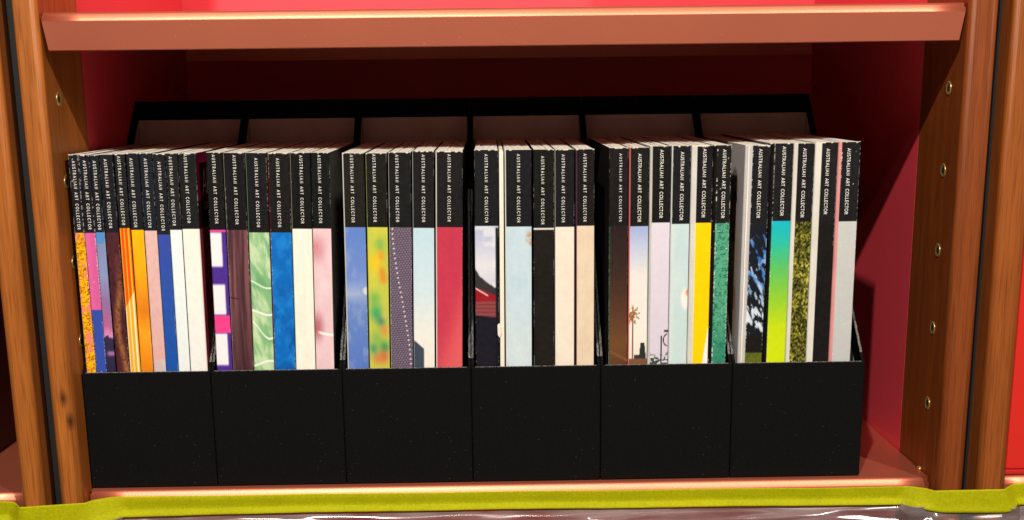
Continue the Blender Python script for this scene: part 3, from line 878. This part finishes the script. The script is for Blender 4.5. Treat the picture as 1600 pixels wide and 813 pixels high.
# group, x at base, lean, thickness, height, black band, title start, title length, title place, strip, art, (left, right cover colour), wear, style, label
W_ = (232, 228, 218)
MAGS = [
 (1,-.2906,.0053,.0073,.2521,.0574,.0050,.0499,.52,0,A_floral,((40,30,24),(200,150,60)),.5,'old','thin magazine with yellow and salmon floral spine touching the wooden post'),
 (1,-.2830,.0054,.0079,.2518,.0573,.0046,.0501,.55,0,A_pinkblue,((60,40,60),(180,90,140)),.6,'old','thin magazine with pink over blue spine'),
 (1,-.2756,.0062,.0068,.2515,.0571,.0046,.0501,.52,0,A_dusk,((70,80,110),(60,50,80)),.1,'old','thin magazine with dusky lavender and navy sunset spine'),
 (1,-.2666,.0039,.0098,.2518,.0574,.0038,.0502,.45,0,A_skin,((60,30,30),(70,40,30)),.1,'old','magazine with dark brown spine streaked with gold'),
 (1,-.2576,.0073,.0080,.2519,.0547,.0019,.0501,.45,0,A_stripes,((230,90,20),(240,180,40)),.1,'old','thin magazine with orange and yellow striped spine'),
 (1,-.2488,.0100,.0093,.2525,.0566,.0041,.0502,.40,0,A_amber,((240,180,20),(230,140,30)),.1,'old','magazine with blurred amber and orange spine'),
 (1,-.2391,.0105,.0094,.2524,.0572,.0043,.0503,.48,0,A_pink,((220,180,175),(220,175,170)),.15,'old','magazine with plain pale pink spine beside the amber one'),
 (1,-.2296,.0110,.0092,.2518,.0596,.0060,.0503,.52,0,A_blue,((60,80,160),(40,80,160)),.1,'old','magazine with plain royal blue spine beside the pale pink one'),
 (1,-.2204,.0115,.0088,.2521,.0563,.0028,.0502,.42,0,A_ice,((225,232,236),(225,232,236)),.1,'old','thin magazine with icy white spine next to the royal blue one'),
 (1,-.2092,.0118,.0130,.2520,.0558,.0010,.0501,.42,0,A_white,(W_,(64,8,26)),.2,'old','magazine with warm white spine and dark red front cover'),
 (2,-.1902,.0150,.0118,.2523,.0568,.0020,.0501,.47,0,A_blocks,((90,60,140),(90,60,140)),.1,'old','magazine with white, purple and hot pink block spine'),
 (2,-.1761,.0165,.0157,.2519,.0571,.0022,.0503,.51,.0004,A_grain,((190,180,180),(90,60,60)),.15,'old','magazine with purple brown wood grain spine'),
 (2,-.1604,.0190,.0155,.2517,.0590,.0042,.0504,.49,.0003,A_green,((150,190,140),(150,190,140)),.2,'old','magazine with swirling pale green spine'),
 (2,-.1445,.0215,.0160,.2514,.0585,.0042,.0502,.45,.0004,A_azure,((180,20,40),(20,100,180)),.2,'old','magazine with bright azure blue spine'),
 (2,-.1289,.0225,.0149,.2515,.0563,.0024,.0496,.54,.0003,A_cream,((200,196,176),(230,228,214)),.25,'old','magazine with plain cream spine between the azure and rosy ones'),
 (2,-.1142,.0225,.0140,.2513,.0559,.0022,.0497,.45,0,A_rosy,((230,200,206),(20,18,20)),.15,'old','magazine with soft rosy pink spine'),
 (3,-.0882,.0149,.0163,.2505,.0549,.0016,.0493,.41,.0008,A_sky,((232,228,220),(110,140,200)),.15,'old','magazine with cloudy sky blue spine'),
 (3,-.0719,.0180,.0155,.2503,.0547,.0011,.0494,.39,.0003,A_bokeh,((190,200,90),(190,200,90)),.2,'old','magazine with yellow spine blurred with green and orange spots'),
 (3,-.0552,.0200,.0168,.2507,.0556,.0021,.0491,.37,.0004,A_weave,((215,212,208),(110,96,116)),.15,'old','magazine with grey mauve woven spine crossed by a dotted line'),
 (3,-.0382,.0215,.0160,.2514,.0566,.0030,.0492,.50,.0003,A_shed,((210,224,230),(226,230,230)),.1,'old','magazine with pale blue spine showing a dark shed at its foot'),
 (3,-.0192,.0225,.0202,.2510,.0561,.0025,.0492,.48,.0008,A_crimson,((232,228,220),(190,56,78)),.1,'old','thick magazine with plain rose red spine'),
 (4,.0113,.0095,.0178,.2518,.0566,.0036,.0499,.50,0,A_roof,((60,60,70),(30,28,36)),.15,'old','magazine with sky, red roof and brick wall spine'),
 (4,.0357,.0060,.0200,.2515,.0571,.0036,.0499,.50,.0006,A_paleblue,((226,222,210),(190,212,224)),.2,'old','thick magazine with pale blue spine stained brown at one corner'),
 (4,.0551,.0042,.0155,.2515,.0583,.0053,.0498,.45,0,A_black,((24,22,20),(24,22,20)),.15,'old','magazine with black spine crossed by a thin white line'),
 (4,.0712,.0017,.0147,.2513,.0571,.0041,.0497,.42,.0003,A_ivory,((220,210,196),(220,210,196)),.15,'old','magazine with plain ivory spine between the black and beige ones'),
 (4,.0869,-.0004,.0140,.2513,.0567,.0037,.0497,.47,.0006,A_beige,((92,50,72),(220,200,176)),.15,'old','magazine with plain beige spine'),
 (5,.1123,-.0022,.0143,.2520,.0583,.0046,.0498,.60,0,A_umber,((24,22,22),(60,40,32)),.1,'thin','magazine with dark brown spine fading to umber'),
 (5,.1273,-.0020,.0147,.2520,.0583,.0049,.0499,.5,.0009,A_palm,((226,110,110),(220,214,210)),.1,'new','magazine with palm tree and pale sky spine'),
 (5,.1428,-.0003,.0158,.2528,.0569,.0031,.0499,.5,.0019,A_tap,((206,204,202),(214,206,220)),.1,'new','magazine with pale lilac spine and dark tap silhouette'),
 (5,.1580,.0002,.0142,.2529,.0581,.0049,.0500,.53,.0009,A_aqua,((220,226,224),(200,216,218)),.25,'new','magazine with pale aqua spine and soft white spot'),
 (5,.1733,.0020,.0160,.2529,.0571,.0028,.0502,.48,.0037,A_yellow,((224,222,214),(240,200,0)),.35,'new','magazine with bright yellow spine'),
 (5,.1882,.0022,.0132,.2530,.0581,.0036,.0502,.5,.0026,A_damask,((18,16,16),(70,150,116)),.75,'new','magazine with green damask patterned spine'),
 (6,.2134,.0060,.0184,.2525,.0579,.0031,.0504,.45,.0052,A_tree,((205,200,200),(30,32,38)),.4,'new','magazine with dark tree branch spine and wide pale edge beside it'),
 (6,.2321,.0025,.0174,.2538,.0577,.0028,.0506,.5,.0032,A_lime,((14,13,13),(180,210,30)),.3,'new','magazine with turquoise to lime gradient spine'),
 (6,.2490,.0010,.0156,.2536,.0582,.0041,.0506,.42,.0028,A_grass,((228,224,214),(90,92,40)),.4,'new','magazine with tangled yellow grass spine'),
 (6,.2659,.0006,.0167,.2541,.0584,.0051,.0480,.4,.0044,A_blackall,((232,228,218),(22,20,20)),.3,'new','magazine with entirely black spine beside the grass one'),
 (6,.2834,-.0020,.0165,.2542,.0587,.0051,.0483,.4,.0021,A_grey,((226,150,150),(190,190,190)),.9,'new','magazine with plain grey spine and scuffed edge, beside the red wall'),
]
DEP = 0.203
PAPER = np.array((236, 230, 216.0))

def grid_mesh(name, X, Y, Z, col, mat, flip=False):
    r, c = X.shape
    me = bpy.data.meshes.new(name)
    co = np.stack([X, Y, Z], -1).reshape(-1, 3)
    i = np.arange(r * c).reshape(r, c)
    q = np.stack([i[:-1, :-1], i[:-1, 1:], i[1:, 1:], i[1:, :-1]], -1).reshape(-1, 4)
    if flip: q = q[:, ::-1]
    nq = len(q)
    me.vertices.add(len(co)); me.vertices.foreach_set('co', co.astype(np.float32).ravel())
    me.loops.add(nq * 4); me.loops.foreach_set('vertex_index', q.astype(np.int32).ravel())
    me.polygons.add(nq); me.polygons.foreach_set('loop_start', (np.arange(nq) * 4).astype(np.int32))
    me.update(calc_edges=True)
    at = me.color_attributes.new('art', 'FLOAT_COLOR', 'POINT')
    rgba = np.concatenate([lin(np.clip(col, 0, 255)).reshape(-1, 3), np.ones((r * c, 1))], 1)
    at.data.foreach_set('color', rgba.astype(np.float32).ravel())
    me.polygons.foreach_set('use_smooth', [True] * nq)
    me.materials.append(mat)
    me.validate()
    return me

def make_mag(i, spec):
    (g, x0, lean, t, H, band, ts, tl, tx, strip, art, (lc, rc), wear, style, label) = spec
    rnd = random.Random(100 + i)
    t = t - 0.00025
    yo = 0.0042 + rnd.random() * 0.0012
    root = thing('magazine', label, 'magazine', (x0, yo, 0.0030), 'magazines standing in the files')
    root.rotation_euler = (0, math.atan(lean), 0)
    # spine grid
    nc = max(14, int(t / 0.00052)) + 1
    nr = 290
    ux = np.linspace(0, 1, nc)
    zz = np.concatenate([[0.0], np.linspace(0.074, H, nr)])
    U, Zg = np.meshgrid(ux, zz)
    X = (U - 0.5) * t
    sf = strip / t
    d = (H - Zg)
    Un = np.clip((U - sf) / (1 - sf), 0, 1)
    zvis = 0.0885
    w = np.clip((d - band) / (H - band - zvis), -1, 1.15)
    col = art(Un, np.clip(w, 0, 1.1))
    bandc = {1: (30, 32, 34), 2: (24, 24, 24), 3: (33, 30, 27), 4: (28, 26, 24), 5: (28, 26, 24), 6: (30, 30, 28)}[g]
    bandc = np.array(bandc, float) * 0.86 * (0.85 + 0.3 * rnd.random()) + np.array([rnd.uniform(-3, 2), 0, rnd.uniform(-2, 6)])
    inband = d < band
    bc_ = bandc + 5 * (fbm(U * 5, Zg * 300, i + 3)[..., None] - 0.5)
    col = np.where(inband[..., None], bc_, col)
    # back cover colour wrapping onto the spine edge
    if sf > 0:
        edge_n = 0.10 * (vnoise(Zg * 900, U * 0 + 3, i + 50) - 0.5) * wear
        k = U < sf * (1 + 0.0 * edge_n)
        col = np.where(k[..., None], np.array(lc, float) * (0.95 + 0.06 * vnoise(Zg * 60, U * 3, i)[..., None]), col)
    # wear: pale paper showing along the edges
    ed = np.minimum(np.abs(Un), 1 - Un) * t * (1 - sf)
    ed = np.where(U < sf, 1.0, ed)
    nz = fbm(Zg * 900, U * 4, i + 7, 3)
    nlow = fbm(Zg * 55, U * 1.5, i + 19, 2)
    th = 0.00012 + 0.0009 * wear * ss(0.50, 0.72, nz) * ss(0.40, 0.65, nlow)
    col = mix(col, PAPER, ss(1.0, 0.5, ed / th) * ss(0.44, 0.56, nz) * ss(0.38, 0.62, nlow + 0.25 * (wear - 0.3)) * min(1, 0.35 + wear))
    # torn top edge
    tn = fbm(U * t * 520, U * 0 + i, i + 5, 3)
    tt = 0.00018 + (0.0007 + 0.0006 * wear) * ss(0.45, 0.8, tn) + 0.0012 * wear * ss(0.55, 0.7, vnoise(U * 3.5, U * 0, i + 77))
    col = mix(col, PAPER, ss(1.15, 0.85, d / tt))
    # scattered chips
    ch = vnoise(U * t * 1300, Zg * 1300, i + 91)
    col = mix(col, PAPER, ss(0.962, 0.98, ch) * 0.9 * (wear > 0.45))
    if i == 12 - 1:
        pass
    Y = np.zeros_like(X)
    rr = 0.0005
    e2 = np.minimum(X + t / 2, t / 2 - X)
    Y += np.where(e2 < rr, rr - np.sqrt(np.clip(rr ** 2 - (rr - e2) ** 2, 0, None)), 0)
    if sf > 0:
        Y += np.where(U < sf, (sf - U) * t * 0.5, 0)
    Y += 0.00022 * (fbm(U * 2, Zg * 30, i + 33, 2) - 0.5) * np.minimum(1, e2 / 0.001)
    Zg2 = Zg.copy()
    Zg2[-1] -= 0.0006 * ss(0.5, 0.8, tn[-1]) * (0.3 + wear)
    sp_o = link(bpy.data.objects.new('spine', grid_mesh('spine', X, Y, Zg2, col, M['print'])), root)
    # title
    ti = bpy.data.objects.new('title_lettering', TITLE['new' if style == 'new' else 'old'])
    link(ti, sp_o)
    tag(ti, kind='stuff')
    cap = {'old': 0.00235, 'new': 0.0026, 'thin': 0.0020}[style]
    xc = -t / 2 + strip + (t - strip) * tx
    ti.location = (xc - cap / 2, -0.00022, H - ts)
    ti.scale = (cap, 1, tl)
    # covers
    ys = (strip * 0.5 if sf > 0 else 0) + 0.0006
    if not (i == 32):
        bm_obj('back_cover', box_bm(-t / 2, -t / 2 + 0.0003, ys, DEP, 0, H - 0.0003), cover_mat(tuple(lc) if strip > 0.0005 else (30, 27, 26)), root)
    if not (i == 9):
        bm_obj('front_cover', box_bm(t / 2 - 0.0003, t / 2, 0.0006, DEP, 0, H - 0.0003), cover_mat((30, 27, 26)), root)
    # page block: signatures of slightly uneven height
    b = bmesh.new()
    n = max(3, int(t / 0.0019))
    xa, xb = -t / 2 + 0.00035, t / 2 - 0.00035
    ws = [0.7 + rnd.random() * 0.6 for _ in range(n)]
    cum = np.concatenate([[0], np.cumsum(ws)]) / sum(ws)
    for k in range(n):
        a0 = xa + (xb - xa) * cum[k]; a1 = xa + (xb - xa) * cum[k + 1] - 0.00004
        hh = H - 0.0002 - 0.0007 * rnd.random()
        fr_ = (0.0011 + (ys if k == 0 and sf > 0 else 0))
        box_bm(a0, a1, fr_, DEP - 0.0004 - 0.0012 * rnd.random(), 0.0003, hh, bm=b)
    tag(bm_obj('page_block', b, M['pages'], root), kind='stuff')
    return root, sp_o, t, H, ys

def font_mesh(text, size, mat, name, parent, origin, ax, ay):
    cu = bpy.data.curves.new('tmp_text', 'FONT')
    cu.body = text
    cu.size = size
    tmp = bpy.data.objects.new('tmp_text', cu)
    C.objects.link(tmp)
    dg = bpy.context.evaluated_depsgraph_get()
    me = bpy.data.meshes.new_from_object(tmp.evaluated_get(dg))
    bpy.data.objects.remove(tmp, do_unlink=True)
    bpy.data.curves.remove(cu)
    o_ = Vector(origin); ax = Vector(ax); ay = Vector(ay)
    for v in me.vertices:
        v.co = o_ + ax * v.co.x + ay * v.co.y
    me.materials.clear()
    me.materials.append(mat)
    return link(bpy.data.objects.new(name, me), parent)

for i, s in enumerate(MAGS):
    root, spo, t, H, ys = make_mag(i, s)
    if i == 9:       # front cover of the white-spined magazine: dark red masthead
        yy = np.linspace(0.0006, DEP, 60); zz = np.linspace(0, H - 0.0003, 120)
        Yg, Zg = np.meshgrid(yy, zz)
        col = mix((122, 12, 52), (90, 8, 38), fbm(Yg * 60, Zg * 60, 3))
        col = mix(col, (40, 10, 18), ss(0.0, 0.002, (H - 0.034) - Zg))
        col = mix(col, (150, 56, 66), ss(0.0, 0.002, (H - 0.0555) - Zg))
        col = mix(col, (120, 16, 36), ss(0.0, 0.08, (H - 0.075) - Zg) * fbm(Yg * 40, Zg * 30, 8) * 1.4)
        me = grid_mesh('front_cover', np.full_like(Yg, t / 2), Yg, Zg, col, M['print'])
        fc = link(bpy.data.objects.new('front_cover', me), root)
        V, F, Ln = stroke_text('ART', 0.16, 0.11, 0.9)
        cap = 0.0205
        mesh_obj('masthead_lettering', [(t / 2 + 0.0003 + 0.00001 * l, 0.018 + a_ * cap * 0.95, H - 0.0325 + b_ * cap) for a_, b_, l in V], F, M['ink_pink'], fc)
        font_mesh('collector', 0.0125, M['ink_orange'], 'masthead_lettering', fc, (t / 2 + 0.0003, 0.020, H - 0.0430), (0, 0.95, 0), (0, 0, 1))
        V, F, Ln = stroke_text('AUSTRALIAN', 0.25, 0.14, 0.9)
        mesh_obj('masthead_lettering', [(t / 2 + 0.0003 + 0.00001 * l, 0.008 + a_ * 0.0042, H - 0.0085 + b_ * 0.0042) for a_, b_, l in V], F, M['ink_red'], fc)
    if i == 32:      # pale back cover with a printed figure
        yy = np.linspace(ys, DEP, 150); zz = np.linspace(0, H - 0.0003, 200)
        Yg, Zg = np.meshgrid(yy, zz)
        d = H - Zg
        col = mix((214, 210, 210), (204, 198, 198), fbm(Yg * 30, Zg * 20, 3))
        col = mix(col, (188, 182, 180), 0.6 * ss(0.012, 0.016, Yg) * ss(0.010, 0.05, d))  # faint shadow of the neighbouring magazine, painted into the cover colour
        def ell(cy, cz, ry, rz, soft=0.12):
            return ss(1 + soft, 1 - soft, np.hypot((Yg - cy) / ry, (d - cz) / rz))
        yc = 0.040
        col = mix(col, (196, 178, 148), ell(yc, 0.088, 0.022, 0.034))          # shirt
        col = mix(col, (188, 160, 130), ell(yc - 0.004, 0.128, 0.018, 0.034))
        col = mix(col, (150, 132, 124), ell(yc, 0.034, 0.0135, 0.0150))        # head scarf
        col = mix(col, (62, 44, 38), ell(yc - 0.001, 0.042, 0.0115, 0.006))
        col = mix(col, (150, 104, 80), ell(yc, 0.053, 0.0105, 0.0135))         # face
        for q in (-0.005, 0.0, 0.005):
            col = mix(col, (176, 128, 100), ell(yc - 0.003 + q, 0.058, 0.0017, 0.011))
        col = mix(col, (112, 70, 52), ell(yc - 0.001, 0.072, 0.008, 0.004))
        col = mix(col, (168, 120, 92), ell(yc - 0.012, 0.118, 0.006, 0.010))
        col = mix(col, (196, 190, 184), ell(yc, 0.172, 0.024, 0.03))
        me = grid_mesh('back_cover', np.full_like(Yg, -t / 2), Yg, Zg, col, M['print'], flip=True)
        link(bpy.data.objects.new('back_cover', me), root)

# thin cream booklet squeezed between the red roof and pale blue magazines
bk = thing('booklet', 'thin cream booklet wedged between the red roof and pale blue magazines', 'booklet', (0.0230, 0.0050, 0.0030))
bk.rotation_euler = (0, 0.0070, 0)
bm_obj('cover', box_bm(-0.0016, 0.0016, 0.0, 0.19, 0, 0.2500, 0.0003, 1), cover_mat((238, 232, 216)), bk)
bm_obj('page_block', box_bm(-0.0012, 0.0012, 0.0006, 0.189, 0.2501, 0.2509), M['pages'], bk)
bm_obj('torn_chip', prism_bm([(-0.0036, 0.1205), (-0.0022, 0.1220), (-0.0010, 0.1195), (-0.0006, 0.1140), (-0.0020, 0.1105), (-0.0034, 0.1130)], 'y', -0.0011, -0.0006), cover_mat((236, 226, 218)), bk)

# ------------------------------------------------------------------ yellow tape along the shelf edge
def tape_row(x):
    # x, reference height of the top edge
    zt = np.interp(x, [-0.50, -0.361, -0.344, -0.310, -0.292, -0.263, -0.025, 0.271, 0.350, 0.358, 0.404, 0.425, 0.5], [-0.0040, -0.0058, -0.0066, -0.0050, -0.0042, -0.0040, -0.0044, -0.0058, -0.0060, -0.0060, -0.0055, -0.0048, -0.004])
    hh = np.interp(x, [-0.5, -0.36, -0.345, -0.30, -0.28, -0.2, 0.0, 0.27, 0.345, 0.36, 0.41, 0.43, 0.5], [0.0165, 0.017, 0.0190, 0.0190, 0.0165, 0.0146, 0.0140, 0.0140, 0.0146, 0.0178, 0.0190, 0.017, 0.0165])
    # how far the tape stands off the recessed shelf lip (tents over to the post front)
    on = max(np.interp(x, [-0.358, -0.346, -0.296, -0.272], [0, 1, 1, 0]), np.interp(x, [0.334, 0.354, 0.411, 0.424], [0, 1, 1, 0]))
    yt = YSL - 0.0004 + on * (YP - YSL - 0.0004)
    if on < 0.5:
        yt -= 0.0001
    return zt, hh, on, yt
vv, ff = [], []
nx = 240
prof_t = [0.0, 0.08, 0.3, 0.5, 0.66, 0.72, 0.80, 0.90, 1.0]
for k in range(nx + 1):
    x = -0.50 + 1.0 * k / nx
    zt, hh, on, yt = tape_row(x)
    for f in prof_t:
        z = zt - hh * f
        # follow the lip: rounded nose above, leaning back below, flaring out over the polythene at the foot
        nose = max(0.0, (z + 0.0046) * 0.85)
        lean_ = 0.0032 * max(0, min(1, (-z - 0.0058) / 0.02))
        flare = -0.0034 * max(0, f - 0.69) / 0.31
        y_lip = YSL - 0.00045 + min(nose, 0.0045) + lean_ + flare * 1.15
        y_post = YP - 0.0009 + flare * 0.25
        o2 = min(1, max(0, on + (f - 0.5) * 0.55 * (1 if 0.02 < on < 0.98 else 0)))
        y = y_lip * (1 - o2) + y_post * o2
        y += 0.00022 * (math.sin(x * 210 + f * 3) * 0.5 + math.sin(x * 91 - f * 5) * 0.5) * (0.3 + 0.7 * f) - 0.0002
        vv.append((x, y, z + 0.0002 * math.sin(x * 40)))
for k in range(nx):
    for j in range(len(prof_t) - 1):
        i0 = k * len(prof_t) + j
        ff.append((i0, i0 + 1, i0 + 1 + len(prof_t), i0 + len(prof_t)))
tp_ = mesh_obj('adhesive_tape', vv, ff, M['tape'], None, True)
sol = tp_.modifiers.new('thickness', 'SOLIDIFY')
sol.thickness = 0.00012
sol.offset = 1
tag(tp_, 'fluorescent yellow adhesive tape stuck along the lower shelf edge and across the posts', 'tape')

# ------------------------------------------------------------------ clear polythene below the tape
rp = random.Random(5)
folds = [(rp.uniform(-0.55, 0.5), rp.uniform(-0.10, 0.10), rp.uniform(0.0010, 0.0035), rp.uniform(0.0012, 0.0035), rp.uniform(0.0, 0.055), rp.uniform(0.05, 0.22)) for _ in range(90)]
crease = [(0.335, 1.2, 0.004, 0.005), (0.362, -0.9, 0.0035, 0.005), (-0.275, 2.2, 0.005, 0.004), (0.345, 2.4, 0.003, 0.003), (-0.30, -1.5, 0.004, 0.003)]
vv, ff = [], []
NX, NZ = 360, 60
for k in range(NX + 1):
    x = -0.52 + 1.04 * k / NX
    zt, hh, on, yt = tape_row(x)
    for j in range(NZ + 1):
        f = j / NZ
        z = zt - hh * 0.86 - f * 0.085
        y = (YSL + 0.0012) * (1 - on) + (YP - 0.0003) * on
        dsp = 0.0
        zl = f * 0.085
        for (fx, sl, wd, am, z0, ln_) in folds:      # long shallow folds, nearly level
            e = (x - fx) / ln_
            if abs(e) < 2:
                q = (zl - z0 - sl * (x - fx)) / wd
                if abs(q) < 3:
                    dsp -= am * math.exp(-q * q - e * e) * max(0, min(1, (f - 0.03) * 9))
        for (fx, sl, wd, am) in crease:              # creases gathered at the posts
            q = (x - fx - sl * zl) / (wd * (1 + 2.2 * f))
            if abs(q) < 3:
                dsp -= am * math.exp(-q * q) * max(0, min(1, (f - 0.03) * 6))
        y += dsp - 0.004 * f + 0.0016 * math.sin(f * 24 + x * 19 + 2 * math.sin(x * 33)) * max(0, min(1, (f - 0.03) * 6))
        y = y - (0.0008 + 0.0035 * min(1, f * 4)) * max(0, min(1, (f - 0.03) * 20))
        if on > 0.02: y = min(y, YP - 0.0004)
        vv.append((x, y, z))
for k in range(NX):
    for j in range(NZ):
        i0 = k * (NZ + 1) + j
        ff.append((i0, i0 + 1, i0 + NZ + 2, i0 + NZ + 1))
ps = mesh_obj('plastic_sheet', vv, ff, M['poly'], None, True)
tag(ps, 'crumpled clear plastic sheet hanging below the yellow tape', 'plastic sheet')
